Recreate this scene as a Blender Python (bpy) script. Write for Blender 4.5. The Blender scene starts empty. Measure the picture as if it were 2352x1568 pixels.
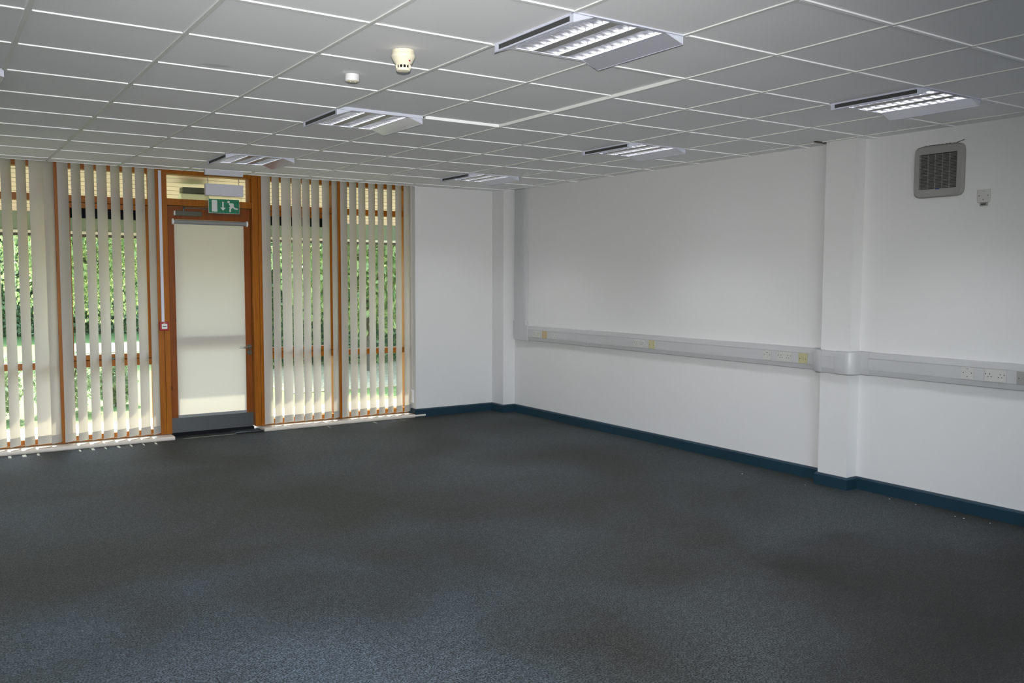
import bpy, bmesh, math, random
from mathutils import Vector, Matrix
import numpy as np
S = bpy.context.scene
C = S.collection
R = math.radians
H = 2.653            # ceiling height
XW, YW = 4.955, 5.05  # right wall, far wall
random.seed(4)

# ------------------------------------------------------------------ materials
def mat(name, col, rough=0.6, metal=0.0, spec=0.5, nscale=None, namt=0.0, bump=0.0, bscale=None, coat=0.0):
    m = bpy.data.materials.new(name); m.use_nodes = True
    nt = m.node_tree; b = nt.nodes['Principled BSDF']
    b.inputs['Base Color'].default_value = (*col, 1)
    b.inputs['Roughness'].default_value = rough
    b.inputs['Metallic'].default_value = metal
    b.inputs['Specular IOR Level'].default_value = spec
    b.inputs['Coat Weight'].default_value = coat
    tc = nt.nodes.new('ShaderNodeTexCoord')
    n = nt.nodes.new('ShaderNodeTexNoise'); n.inputs['Scale'].default_value = nscale or 6.0
    n.inputs['Detail'].default_value = 4
    nt.links.new(tc.outputs['Object'], n.inputs['Vector'])
    r = nt.nodes.new('ShaderNodeValToRGB')
    a = namt
    r.color_ramp.elements[0].position = 0.3; r.color_ramp.elements[1].position = 0.7
    r.color_ramp.elements[0].color = (*[max(0, c * (1 - a)) for c in col], 1)
    r.color_ramp.elements[1].color = (*[min(1, c * (1 + a)) for c in col], 1)
    nt.links.new(n.outputs['Fac'], r.inputs['Fac'])
    nt.links.new(r.outputs['Color'], b.inputs['Base Color'])
    if bump:
        n2 = nt.nodes.new('ShaderNodeTexNoise'); n2.inputs['Scale'].default_value = bscale or 80
        nt.links.new(tc.outputs['Object'], n2.inputs['Vector'])
        bp = nt.nodes.new('ShaderNodeBump'); bp.inputs['Strength'].default_value = bump
        bp.inputs['Distance'].default_value = 0.002
        nt.links.new(n2.outputs['Fac'], bp.inputs['Height'])
        nt.links.new(bp.outputs['Normal'], b.inputs['Normal'])
    return m

def wood(name, c1, c2):
    m = mat(name, c1, 0.42, nscale=3, namt=0.0, spec=0.25)
    nt = m.node_tree; b = nt.nodes['Principled BSDF']
    tc = nt.nodes.new('ShaderNodeTexCoord'); mp = nt.nodes.new('ShaderNodeMapping')
    mp.inputs['Scale'].default_value = (38, 38, 1.6)
    n = nt.nodes.new('ShaderNodeTexNoise'); n.inputs['Scale'].default_value = 1.4; n.inputs['Detail'].default_value = 6
    n.inputs['Distortion'].default_value = 0.6
    nt.links.new(tc.outputs['Object'], mp.inputs['Vector']); nt.links.new(mp.outputs['Vector'], n.inputs['Vector'])
    r = nt.nodes.new('ShaderNodeValToRGB')
    r.color_ramp.elements[0].position = 0.3; r.color_ramp.elements[0].color = (*c1, 1)
    r.color_ramp.elements[1].position = 0.72; r.color_ramp.elements[1].color = (*c2, 1)
    nt.links.new(n.outputs['Fac'], r.inputs['Fac'])
    # knots
    v = nt.nodes.new('ShaderNodeTexVoronoi'); v.inputs['Scale'].default_value = 2.3
    mp2 = nt.nodes.new('ShaderNodeMapping'); mp2.inputs['Scale'].default_value = (2.2, 2.2, 1.0)
    nt.links.new(tc.outputs['Object'], mp2.inputs['Vector']); nt.links.new(mp2.outputs['Vector'], v.inputs['Vector'])
    k = nt.nodes.new('ShaderNodeValToRGB')
    k.color_ramp.elements[0].position = 0.03; k.color_ramp.elements[0].color = (0.25, 0.2, 0.18, 1)
    k.color_ramp.elements[1].position = 0.07; k.color_ramp.elements[1].color = (1, 1, 1, 1)
    nt.links.new(v.outputs['Distance'], k.inputs['Fac'])
    mx = nt.nodes.new('ShaderNodeMixRGB'); mx.blend_type = 'MULTIPLY'; mx.inputs['Fac'].default_value = 1
    nt.links.new(r.outputs['Color'], mx.inputs['Color1']); nt.links.new(k.outputs['Color'], mx.inputs['Color2'])
    nt.links.new(mx.outputs['Color'], b.inputs['Base Color'])
    return m

def fabric(name, col, trans, tcol=None):
    m = bpy.data.materials.new(name); m.use_nodes = True; nt = m.node_tree
    nt.nodes.remove(nt.nodes['Principled BSDF']); out = nt.nodes['Material Output']
    d = nt.nodes.new('ShaderNodeBsdfDiffuse'); t = nt.nodes.new('ShaderNodeBsdfTranslucent'); mx = nt.nodes.new('ShaderNodeMixShader')
    tc = nt.nodes.new('ShaderNodeTexCoord'); w = nt.nodes.new('ShaderNodeTexNoise'); w.inputs['Scale'].default_value = 260
    nt.links.new(tc.outputs['Object'], w.inputs['Vector'])
    r = nt.nodes.new('ShaderNodeValToRGB')
    r.color_ramp.elements[0].color = (*[c * 0.95 for c in col], 1); r.color_ramp.elements[1].color = (*[min(1, c * 1.04) for c in col], 1)
    nt.links.new(w.outputs['Fac'], r.inputs['Fac']); nt.links.new(r.outputs['Color'], d.inputs['Color'])
    t.inputs['Color'].default_value = (*(tcol or col), 1)
    mx.inputs['Fac'].default_value = trans
    nt.links.new(d.outputs[0], mx.inputs[1]); nt.links.new(t.outputs[0], mx.inputs[2]); nt.links.new(mx.outputs[0], out.inputs[0])
    return m

def leafmat(name, c1, c2, scale=9.0):
    m = bpy.data.materials.new(name); m.use_nodes = True; nt = m.node_tree
    b = nt.nodes['Principled BSDF']; out = nt.nodes['Material Output']
    tc = nt.nodes.new('ShaderNodeTexCoord'); n = nt.nodes.new('ShaderNodeTexNoise'); n.inputs['Scale'].default_value = scale
    nt.links.new(tc.outputs['Object'], n.inputs['Vector'])
    r = nt.nodes.new('ShaderNodeValToRGB'); r.color_ramp.elements[0].position = 0.38; r.color_ramp.elements[1].position = 0.62
    r.color_ramp.elements[0].color = (*c1, 1); r.color_ramp.elements[1].color = (*c2, 1)
    nt.links.new(n.outputs['Fac'], r.inputs['Fac']); nt.links.new(r.outputs['Color'], b.inputs['Base Color'])
    b.inputs['Roughness'].default_value = 0.35
    t = nt.nodes.new('ShaderNodeBsdfTranslucent'); mx = nt.nodes.new('ShaderNodeMixShader'); mx.inputs['Fac'].default_value = 0.5
    hs = nt.nodes.new('ShaderNodeHueSaturation'); hs.inputs['Hue'].default_value = 0.475; hs.inputs['Value'].default_value = 1.45; hs.inputs['Saturation'].default_value = 0.85
    nt.links.new(r.outputs['Color'], hs.inputs['Color']); nt.links.new(hs.outputs['Color'], t.inputs['Color'])
    nt.links.new(b.outputs[0], mx.inputs[1]); nt.links.new(t.outputs[0], mx.inputs[2]); nt.links.new(mx.outputs[0], out.inputs[0])
    return m

def glassmat(name, tint=(0.93, 0.97, 0.94), gl=0.06):
    m = bpy.data.materials.new(name); m.use_nodes = True; nt = m.node_tree
    nt.nodes.remove(nt.nodes['Principled BSDF']); out = nt.nodes['Material Output']
    t = nt.nodes.new('ShaderNodeBsdfTransparent'); t.inputs['Color'].default_value = (*tint, 1)
    g = nt.nodes.new('ShaderNodeBsdfGlossy'); g.inputs['Roughness'].default_value = 0.02
    lw = nt.nodes.new('ShaderNodeLayerWeight'); pw = nt.nodes.new('ShaderNodeMath'); pw.operation = 'POWER'; pw.inputs[1].default_value = 4
    nt.links.new(lw.outputs['Facing'], pw.inputs[0])
    fr = nt.nodes.new('ShaderNodeMath'); fr.operation = 'MULTIPLY_ADD'; fr.inputs[1].default_value = .7; fr.inputs[2].default_value = .025
    nt.links.new(pw.outputs[0], fr.inputs[0])
    mx = nt.nodes.new('ShaderNodeMixShader')
    nt.links.new(fr.outputs[0], mx.inputs[0]); nt.links.new(t.outputs[0], mx.inputs[1]); nt.links.new(g.outputs[0], mx.inputs[2])
    nt.links.new(mx.outputs[0], out.inputs[0])
    return m

def emit(name, col, s):
    m = bpy.data.materials.new(name); m.use_nodes = True; nt = m.node_tree
    b = nt.nodes['Principled BSDF']; b.inputs['Emission Color'].default_value = (*col, 1); b.inputs['Emission Strength'].default_value = s
    b.inputs['Base Color'].default_value = (0.8, 0.8, 0.8, 1)
    return m

M = {}
M['wall'] = mat('wall_paint', (0.62, 0.62, 0.62), 0.75, nscale=1.3, namt=0.012, bump=0.05, bscale=120)
M['tee'] = mat('grid_tee', (0.88, 0.89, 0.89), 0.35)
M['main_tee_dimmed'] = mat('grid_main_bar_dimmed', (0.72, 0.73, 0.70), 0.5)  # same paint as the cross bars; their dimmer light is put into the colour
M['soffit'] = mat('soffit_board', (0.66, 0.50, 0.35), 0.5, nscale=8, namt=0.04)
M['groove'] = mat('dark_groove', (0.10, 0.08, 0.05), 0.8)
M['skirt'] = mat('teal_skirting', (0.002, 0.024, 0.042), 0.5, nscale=3, namt=0.1)
M['pvc'] = mat('white_upvc', (0.44, 0.445, 0.455), 0.38, nscale=2, namt=0.01)
M['plate'] = mat('socket_plate', (0.48, 0.48, 0.46), 0.3, nscale=4, namt=0.01)
M['cream_plate'] = mat('aged_yellow_plate', (0.42, 0.40, 0.235), 0.35, nscale=9, namt=0.05)
M['amber_plate'] = mat('amber_aged_plate', (0.44, 0.35, 0.19), 0.35)
M['hole'] = mat('dark_hole', (0.02, 0.02, 0.022), 0.6)
M['fan'] = mat('fan_grey_plastic', (0.27, 0.267, 0.255), 0.45, nscale=5, namt=0.03)
M['slat_dark'] = mat('fan_shadow_dark', (0.05, 0.05, 0.048), 0.6)
M['blue'] = mat('blue_badge', (0.07, 0.10, 0.28), 0.4)
M['wood'] = wood('pine_frame', (0.23, 0.066, 0.002), (0.33, 0.108, 0.003))
M['wood_dark'] = wood('door_pine', (0.155, 0.038, 0.003), (0.21, 0.056, 0.005))
M['sill'] = mat('painted_sill', (0.66, 0.60, 0.53), 0.45, nscale=14, namt=0.04)
M['slat'] = fabric('blind_fabric', (0.49, 0.47, 0.425), 0.16, (0.88, 0.75, 0.58))
M['weight'] = fabric('slat_weight_pocket', (0.50, 0.48, 0.44), 0.16, (0.6, 0.55, 0.47))
M['roller'] = fabric('roller_fabric', (0.55, 0.53, 0.46), 0.15, (0.82, 0.73, 0.60))
M['rollbar'] = mat('blind_tube', (0.22, 0.225, 0.23), 0.7)
M['steel'] = mat('kick_steel', (0.11, 0.115, 0.115), 0.42, metal=0.7, nscale=60, namt=0.06)
M['chrome'] = mat('satin_metal', (0.55, 0.54, 0.52), 0.2, metal=1.0)
M['closer'] = mat('closer_grey', (0.075, 0.08, 0.06), 0.4, metal=0.2)
M['black'] = mat('black_plastic', (0.006, 0.007, 0.008), 0.8, spec=0.1)
M['white'] = mat('white_plastic', (0.70, 0.70, 0.70), 0.4)
M['bluewhite'] = mat('fitting_enamel', (0.55, 0.57, 0.66), 0.35)
M['housing'] = mat('sign_housing', (0.50, 0.50, 0.555), 0.4)
M['cream_det'] = mat('cream_detector', (0.74, 0.69, 0.53), 0.35)
M['red'] = mat('alarm_red', (0.30, 0.008, 0.018), 0.35)
M['green'] = mat('sign_green', (0.0, 0.135, 0.062), 0.4)
M['signwhite'] = mat('sign_white', (0.52, 0.54, 0.52), 0.4)
M['acrylic'] = glassmat('clear_acrylic', (0.93, 0.95, 0.93))
M['glass'] = glassmat('window_glass')
M['mirror'] = mat('louvre_aluminium', (0.85, 0.86, 0.88), 0.20, metal=1.0)
M['blade'] = mat('louvre_blade', (0.80, 0.80, 0.84), 0.26, metal=1.0)
M['wing'] = mat('satin_wing', (0.70, 0.72, 0.79), 0.18, metal=0.4)
M['strip'] = mat('fitting_strip', (0.36, 0.36, 0.35), 0.35, metal=0.3)
M['slot'] = mat('slot_dark', (0.045, 0.047, 0.047), 0.6)
M['lamp'] = emit('fluorescent_tube', (0.97, 0.98, 1.0), 160.0)
M['fascia'] = mat('canopy_beam', (0.20, 0.25, 0.18), 0.5, nscale=3, namt=0.1)
M['gutter'] = mat('canopy_white_edge', (0.75, 0.72, 0.62), 0.5)
M['case'] = mat('flood_case_cream', (0.78, 0.80, 0.56), 0.4)
M['brown'] = mat('dark_brown_edge', (0.05, 0.04, 0.025), 0.6)
M['patio'] = mat('pale_paving', (0.55, 0.53, 0.49), 0.8, nscale=6, namt=0.10, bump=0.3, bscale=40)
M['grass'] = mat('lawn_grass', (0.13, 0.20, 0.035), 0.8, nscale=30, namt=0.35, bump=0.6, bscale=200)
M['path'] = mat('pink_path', (0.27, 0.20, 0.14), 0.85, nscale=8, namt=.1)
M['mulch'] = mat('straw_mulch', (0.46, 0.36, 0.20), 0.85, nscale=38, namt=0.5, bump=0.6, bscale=120)
M['leafA'] = leafmat('hedge_leaf', (0.07, 0.13, 0.04), (0.38, 0.46, 0.20))
M['leafB'] = leafmat('bright_leaf', (0.11, 0.19, 0.05), (0.50, 0.56, 0.22))
M['leafC'] = leafmat('shrub_leaf', (0.20, 0.27, 0.14), (0.55, 0.60, 0.36), 14)
M['bark'] = mat('bark', (0.10, 0.075, 0.05), 0.9, nscale=20, namt=0.3)
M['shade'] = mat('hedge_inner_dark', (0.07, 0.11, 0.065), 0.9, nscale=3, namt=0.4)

# ceiling tile: fine mineral-fibre speckle and one grey scuff
def tilemat():
    m = mat('ceiling_tile', (0.87, 0.872, 0.88), 0.85, nscale=420, namt=0.05, bump=0.15, bscale=300)
    nt = m.node_tree; b = nt.nodes['Principled BSDF']
    src = b.inputs['Base Color'].links[0].from_socket
    tc = nt.nodes.new('ShaderNodeTexCoord')
    nz = nt.nodes.new('ShaderNodeTexNoise'); nz.inputs['Scale'].default_value = 14
    nt.links.new(tc.outputs['Object'], nz.inputs['Vector'])
    ad = nt.nodes.new('ShaderNodeVectorMath'); ad.operation = 'MULTIPLY_ADD'
    ad.inputs[1].default_value = (0.10, 0.10, 0); nt.links.new(nz.outputs['Color'], ad.inputs[0]); nt.links.new(tc.outputs['Object'], ad.inputs[2])
    sb = nt.nodes.new('ShaderNodeVectorMath'); sb.operation = 'SUBTRACT'; sb.inputs[1].default_value = (0.272 + 0.05, 0.515 + 0.05, 0)
    nt.links.new(ad.outputs[0], sb.inputs[0])
    ml = nt.nodes.new('ShaderNodeVectorMath'); ml.operation = 'MULTIPLY'; ml.inputs[1].default_value = (10, 34, 0)
    nt.links.new(sb.outputs[0], ml.inputs[0])
    ln = nt.nodes.new('ShaderNodeVectorMath'); ln.operation = 'LENGTH'; nt.links.new(ml.outputs[0], ln.inputs[0])
    rp = nt.nodes.new('ShaderNodeValToRGB'); rp.color_ramp.elements[0].position = 0.55; rp.color_ramp.elements[1].position = 1.0
    rp.color_ramp.elements[0].color = (0.78, 0.78, 0.78, 1); rp.color_ramp.elements[1].color = (1, 1, 1, 1)
    nt.links.new(ln.outputs['Value'], rp.inputs['Fac'])
    mx = nt.nodes.new('ShaderNodeMixRGB'); mx.blend_type = 'MULTIPLY'; mx.inputs['Fac'].default_value = 1
    nt.links.new(src, mx.inputs['Color1']); nt.links.new(rp.outputs['Color'], mx.inputs['Color2'])
    nt.links.new(mx.outputs['Color'], b.inputs['Base Color'])
    return m
M['tile'] = tilemat()

def carpetmat():
    m = bpy.data.materials.new('cord_carpet'); m.use_nodes = True; nt = m.node_tree; b = nt.nodes['Principled BSDF']
    b.inputs['Roughness'].default_value = 0.62; b.inputs['Specular IOR Level'].default_value = 0.20
    b.inputs['Sheen Weight'].default_value = 0.0; b.inputs['Sheen Roughness'].default_value = 0.4
    b.inputs['Sheen Tint'].default_value = (0.95, 1, 0.95, 1)
    tc = nt.nodes.new('ShaderNodeTexCoord')
    def noise(sc, det=4, dis=0.0):
        n = nt.nodes.new('ShaderNodeTexNoise'); n.inputs['Scale'].default_value = sc; n.inputs['Detail'].default_value = det
        n.inputs['Distortion'].default_value = dis; nt.links.new(tc.outputs['Object'], n.inputs['Vector']); return n
    def ramp(n, p0, c0, p1, c1):
        r = nt.nodes.new('ShaderNodeValToRGB'); r.color_ramp.elements[0].position = p0; r.color_ramp.elements[1].position = p1
        r.color_ramp.elements[0].color = (*c0, 1); r.color_ramp.elements[1].color = (*c1, 1); nt.links.new(n.outputs['Fac'], r.inputs['Fac']); return r
    fine = ramp(noise(120, 5), 0.40, (0.0065, 0.009, 0.0095), 0.62, (0.061, 0.070, 0.069))
    mid = ramp(noise(28, 4), 0.38, (0.78, 0.78, 0.78), 0.62, (1.18, 1.18, 1.18))
    wear = ramp(noise(0.75, 3, 0.5), 0.38, (0.72, 0.68, 0.62), 0.62, (1.15, 1.19, 1.26))
    mx = nt.nodes.new('ShaderNodeMixRGB'); mx.blend_type = 'MULTIPLY'; mx.inputs['Fac'].default_value = 1
    mx2 = nt.nodes.new('ShaderNodeMixRGB'); mx2.blend_type = 'MULTIPLY'; mx2.inputs['Fac'].default_value = 1
    nt.links.new(fine.outputs[0], mx.inputs['Color1']); nt.links.new(mid.outputs[0], mx.inputs['Color2'])
    nt.links.new(mx.outputs[0], mx2.inputs['Color1']); nt.links.new(wear.outputs[0], mx2.inputs['Color2'])
    # ragged stains and wear, with corner light falloff and a bluish glow painted in
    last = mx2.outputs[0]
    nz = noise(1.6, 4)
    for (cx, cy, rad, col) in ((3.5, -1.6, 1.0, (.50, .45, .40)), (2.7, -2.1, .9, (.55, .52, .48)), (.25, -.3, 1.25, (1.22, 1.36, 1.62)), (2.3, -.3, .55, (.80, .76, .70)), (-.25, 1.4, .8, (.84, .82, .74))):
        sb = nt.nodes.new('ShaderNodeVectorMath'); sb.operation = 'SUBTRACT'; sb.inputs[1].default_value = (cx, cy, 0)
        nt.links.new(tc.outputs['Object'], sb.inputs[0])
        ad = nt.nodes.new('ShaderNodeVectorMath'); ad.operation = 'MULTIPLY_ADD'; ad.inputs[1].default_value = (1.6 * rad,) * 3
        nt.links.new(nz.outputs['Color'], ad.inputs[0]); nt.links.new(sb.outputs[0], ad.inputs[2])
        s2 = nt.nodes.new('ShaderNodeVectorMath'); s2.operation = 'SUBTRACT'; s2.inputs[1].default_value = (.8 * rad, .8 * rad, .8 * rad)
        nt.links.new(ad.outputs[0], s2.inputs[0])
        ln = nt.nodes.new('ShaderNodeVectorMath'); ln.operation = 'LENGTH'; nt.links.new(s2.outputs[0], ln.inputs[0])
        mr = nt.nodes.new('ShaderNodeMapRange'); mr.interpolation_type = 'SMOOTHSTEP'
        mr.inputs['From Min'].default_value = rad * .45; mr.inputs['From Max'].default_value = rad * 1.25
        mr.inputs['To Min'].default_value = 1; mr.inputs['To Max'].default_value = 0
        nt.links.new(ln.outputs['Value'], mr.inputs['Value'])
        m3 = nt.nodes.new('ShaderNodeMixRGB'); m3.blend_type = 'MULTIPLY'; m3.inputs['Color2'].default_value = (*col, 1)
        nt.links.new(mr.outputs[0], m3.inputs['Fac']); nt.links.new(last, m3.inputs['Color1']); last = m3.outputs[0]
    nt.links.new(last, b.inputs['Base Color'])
    n2 = noise(220, 2); bp = nt.nodes.new('ShaderNodeBump'); bp.inputs['Strength'].default_value = 0.6; bp.inputs['Distance'].default_value = 0.004
    nt.links.new(n2.outputs['Fac'], bp.inputs['Height']); nt.links.new(bp.outputs['Normal'], b.inputs['Normal'])
    return m
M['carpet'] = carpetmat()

# ------------------------------------------------------------------ mesh helpers
class MB:
    def __init__(s): s.v = []; s.f = []
    def add(s, vs, fs):
        o = len(s.v); s.v += [tuple(v) for v in vs]; s.f += [tuple(i + o for i in f) for f in fs]; return s
    def box(s, x0, x1, y0, y1, z0, z1):
        v = [(x, y, z) for z in (z0, z1) for y in (y0, y1) for x in (x0, x1)]
        return s.add(v, [(0, 2, 3, 1), (4, 5, 7, 6), (0, 1, 5, 4), (1, 3, 7, 5), (3, 2, 6, 7), (2, 0, 4, 6)])
    def prism(s, pts, axis, a, b):   # closed 2D outline extruded along an axis
        n = len(pts)
        def P(p, t): return {'x': (t, p[0], p[1]), 'y': (p[0], t, p[1]), 'z': (p[0], p[1], t)}[axis]
        v = [P(p, a) for p in pts] + [P(p, b) for p in pts]
        f = [tuple(range(n))[::-1], tuple(range(n, 2 * n))] + [(i, (i + 1) % n, n + (i + 1) % n, n + i) for i in range(n)]
        return s.add(v, f)
    def cyl(s, p, q, r, n=12, r2=None, caps=True):
        p = Vector(p); q = Vector(q); d = (q - p).normalized()
        u = d.orthogonal().normalized(); w = d.cross(u); r2 = r if r2 is None else r2
        v = [p + (u * math.cos(t) + w * math.sin(t)) * r for t in [2 * math.pi * i / n for i in range(n)]]
        v += [q + (u * math.cos(t) + w * math.sin(t)) * r2 for t in [2 * math.pi * i / n for i in range(n)]]
        f = [(i, (i + 1) % n, n + (i + 1) % n, n + i) for i in range(n)]
        if caps: f += [tuple(range(n))[::-1], tuple(range(n, 2 * n))]
        return s.add(v, f)
    def lathe(s, prof, c=(0, 0, 0), n=28):   # prof: (r, z) list, axis z
        v = []; f = []
        for r, z in prof:
            for i in range(n):
                t = 2 * math.pi * i / n; v.append((c[0] + r * math.cos(t), c[1] + r * math.sin(t), c[2] + z))
        for k in range(len(prof) - 1):
            for i in range(n):
                a = k * n + i; b_ = k * n + (i + 1) % n; f.append((a, b_, b_ + n, a + n))
        f.append(tuple(range(n))); f.append(tuple(range((len(prof) - 1) * n, len(prof) * n))[::-1])
        return s.add(v, f)
    def sphere(s, c, r, n=10, m=6, sc=(1, 1, 1)):
        pr = []
        v = []; f = []
        for j in range(m + 1):
            ph = math.pi * j / m
            for i in range(n):
                t = 2 * math.pi * i / n
                v.append((c[0] + sc[0] * r * math.sin(ph) * math.cos(t), c[1] + sc[1] * r * math.sin(ph) * math.sin(t), c[2] + sc[2] * r * math.cos(ph)))
        for j in range(m):
            for i in range(n):
                a = j * n + i; b_ = j * n + (i + 1) % n; f.append((a, b_, b_ + n, a + n))
        return s.add(v, f)
    def sweep(s, path, prof, closed_ends=True):
        """path: plan polyline; prof: (offset to the room side, z). Room lies on the RIGHT of travel."""
        n = len(prof); P = [Vector((x, y)) for x, y in path]; v = []
        for i, p in enumerate(P):
            d0 = (P[i] - P[i - 1]).normalized() if i > 0 else None
            d1 = (P[i + 1] - P[i]).normalized() if i < len(P) - 1 else None
            if d0 is None: d0 = d1
            if d1 is None: d1 = d0
            n0 = Vector((d0.y, -d0.x)); n1 = Vector((d1.y, -d1.x))
            mm = (n0 + n1)
            mm = mm / max(0.2, (mm.dot(n0)))
            for o, z in prof: v.append((p.x + mm.x * o, p.y + mm.y * o, z))
        f = []
        for i in range(len(P) - 1):
            for k in range(n):
                a = i * n + k; b_ = i * n + (k + 1) % n; f.append((a, b_, b_ + n, a + n))
        f.append(tuple(range(n))); f.append(tuple(range((len(P) - 1) * n, len(P) * n))[::-1])
        return s.add(v, f)
    def build(s, name, m, parent=None, bevel=0.0, smooth=False, seg=2, origin=None):
        me = bpy.data.meshes.new(name)
        ox, oy, oz = origin or (0, 0, 0)
        me.from_pydata([(x - ox, y - oy, z - oz) for x, y, z in s.v], [], s.f)
        bm = bmesh.new(); bm.from_mesh(me); bmesh.ops.recalc_face_normals(bm, faces=bm.faces)
        if bevel: bmesh.ops.bevel(bm, geom=list(bm.edges), offset=bevel, segments=seg, affect='EDGES', clamp_overlap=True, profile=0.5)
        bm.to_mesh(me); bm.free()
        me.materials.append(m)
        if smooth:
            for p in me.polygons: p.use_smooth = True
            try: me.set_sharp_from_angle(angle=R(38))
            except Exception: pass
        o = bpy.data.objects.new(name, me); C.objects.link(o); o.location = (ox, oy, oz)
        if parent is not None:
            o.parent = parent
            o.location = (ox, oy, oz) if origin else (0, 0, 0)
            if not origin: o.matrix_parent_inverse = Matrix.Identity(4)
        return o

def tag(o, label, cat, group=None, kind=None):
    o['label'] = label; o['category'] = cat
    if group: o['group'] = group
    if kind: o['kind'] = kind
    return o
def thing(name, label, cat, loc=(0, 0, 0), group=None, kind=None):
    o = bpy.data.objects.new(name, None); C.objects.link(o); o.location = loc; o.empty_display_size = 0.05
    return tag(o, label, cat, group, kind)
def L(loc, mb):   # move world-space mesh into the local frame of a thing at loc
    mb.v = [(x - loc[0], y - loc[1], z - loc[2]) for x, y, z in mb.v]; return mb

# ------------------------------------------------------------------ room shell
X0, Y0 = -4.6, -6.6
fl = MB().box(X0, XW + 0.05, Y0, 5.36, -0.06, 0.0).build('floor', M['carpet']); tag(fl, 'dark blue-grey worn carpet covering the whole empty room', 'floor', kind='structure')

# ceiling grid module 0.6 m, origin on the grid
cl = MB(); gr = MB()
XC0, XC1 = X0, XW
def yend(x): return 5.03 if x < 3.743 else YW
FIX = [(2, -2), (2, 2), (2, 6), (6, -2), (6, 2), (6, 6), (-2, -2), (-2, 2), (-2, 6), (-2, -6), (2, -6), (6, -6)]
def raised(i, j): return 2 <= i < 4 and -1 <= j < 2
for i in range(-8, 9):
    for j in range(-11, 9):
        if (i, j) in FIX: continue
        xa, xb = max(i * .6, XC0), min(i * .6 + .6, XC1); ya, yb = max(j * .6, Y0), min(j * .6 + .6, 5.03)
        if xb <= xa or yb <= ya: continue
        z = H + 0.004 + (0.013 if raised(i, j) else 0)
        cl.add([(xa, ya, z), (xb, ya, z), (xb, yb, z), (xa, yb, z)], [(0, 3, 2, 1)])
cl.add([(3.743, 5.03, H + .004), (XW, 5.03, H + .004), (XW, YW, H + .004), (3.743, YW, H + .004)], [(0, 3, 2, 1)])
cl.box(X0, XW + .1, Y0, 5.40, H + 0.14, H + 0.30)          # void and roof deck over the room
cl.box(X0, 3.743, 5.03, 5.045, H, H + .14)                     # upstand closing the blind slot
ceil = cl.build('ceiling', M['tile']); tag(ceil, 'white suspended tile ceiling on a square metal grid', 'ceiling', kind='structure')
w = 0.0095
mg = MB()
for i in range(-8, 9):
    for j in range(-11, 9):   # tee along y on the line x=i*.6
        up = raised(i, j) and raised(i - 1, j); z0 = H - 0.001 + (0.013 if up else 0)
        ya, yb = max(j * .6, Y0), min(j * .6 + .6, 5.03)
        if yb > ya and X0 < i * .6 < XC1 and (i, j) not in FIX and (i - 1, j) not in FIX: mg.box(i * .6 - w, i * .6 + w, ya, yb, z0, z0 + 0.03)
for j in range(-10, 9):
    for i in range(-8, 9):
        up = raised(i, j) and raised(i, j - 1); z0 = H - 0.0015 + (0.013 if up else 0)
        xa, xb = max(i * .6 + w + .004, XC0), min(i * .6 + .6 - w - .004, XC1)
        if xb > xa and (i, j) not in FIX: gr.box(xa, xb, j * .6 - w, j * .6 + w, z0, z0 + 0.03)
g = gr.build('ceiling_grid', M['tee'], ceil); g['label'] = 'bright white cross bars of the ceiling grid'
g = mg.build('ceiling_grid', M['main_tee_dimmed'], ceil); g['label'] = 'long bars of the ceiling grid with dimmer light put into their colour'
MB().box(4.72, 4.845, .345, .372, H - .004, H + .002).build('ceiling_gap', M['brown'], ceil)

# right wall with its pillar, far wall with the corner boxing and window reveal
mb = MB().box(XW, XW + .12, Y0, 5.4, 0, H + .3).box(4.835, XW, .08, .34, 0, H + .004)
wr = mb.build('wall_right', M['wall']); tag(wr, 'long white painted wall with a projecting pillar on the right', 'wall', kind='structure')
mb = MB().box(3.743, XW + .1, YW, 5.36, 0, H + .3).box(4.79, XW, 4.80, YW, 0, H + .004)
mb.box(X0, 3.743, 5.20, 5.40, 2.68, H + .3)      # lintel over the windows
mb.box(X0, -1.75, 5.05, 5.36, 0, H + .05)
wf = mb.build('wall_far', M['wall']); tag(wf, 'white end wall beside the windows with boxed corner', 'wall', kind='structure')
mb = MB().box(X0 - .12, X0, Y0, 5.4, 0, H + .3)
tag(mb.build('wall_left', M['wall']), 'plain white side wall out of view on the left', 'wall', kind='structure')
BW = (-4.3, 1.6, .85, 2.5)   # unseen window band, added to the wall behind the viewer for extra daylight
mb = MB().box(X0 - .1, BW[0], Y0 - .12, Y0, 0, H + .3).box(BW[1], XW + .1, Y0 - .12, Y0, 0, H + .3).box(BW[0], BW[1], Y0 - .12, Y0, 0, BW[2]).box(BW[0], BW[1], Y0 - .12, Y0, BW[3], H + .3)
tag(mb.build('wall_back', M['wall']), 'plain white wall behind the viewer', 'wall', kind='structure')

t = thing('window_7', 'unseen window band added behind the viewer for extra daylight', 'window', kind='structure')
f = MB()
for k in range(6):
    x = BW[0] + (BW[1] - BW[0] - .06) * k / 5; f.box(x, x + .06, Y0 - .10, Y0 - .03, BW[2], BW[3])
f.box(BW[0], BW[1], Y0 - .10, Y0 - .03, BW[2], BW[2] + .06).box(BW[0], BW[1], Y0 - .10, Y0 - .03, BW[3] - .06, BW[3]).build('window_frame', M['wood'], t)
sk = [(0, 0), (.019, 0), (.019, .080), (.012, .092), (0, .095)]
pathF = [(3.743, 5.24), (3.743, YW), (4.79, YW), (4.79, 4.80), (XW, 4.80), (XW, .34), (4.835, .34), (4.835, .08), (XW, .08), (XW, Y0)]
b1 = MB().sweep(pathF[:5], sk).build('baseboard_far', M['skirt']); tag(b1, 'dark teal skirting along the end wall and corner boxing', 'skirting', kind='structure')
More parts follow.
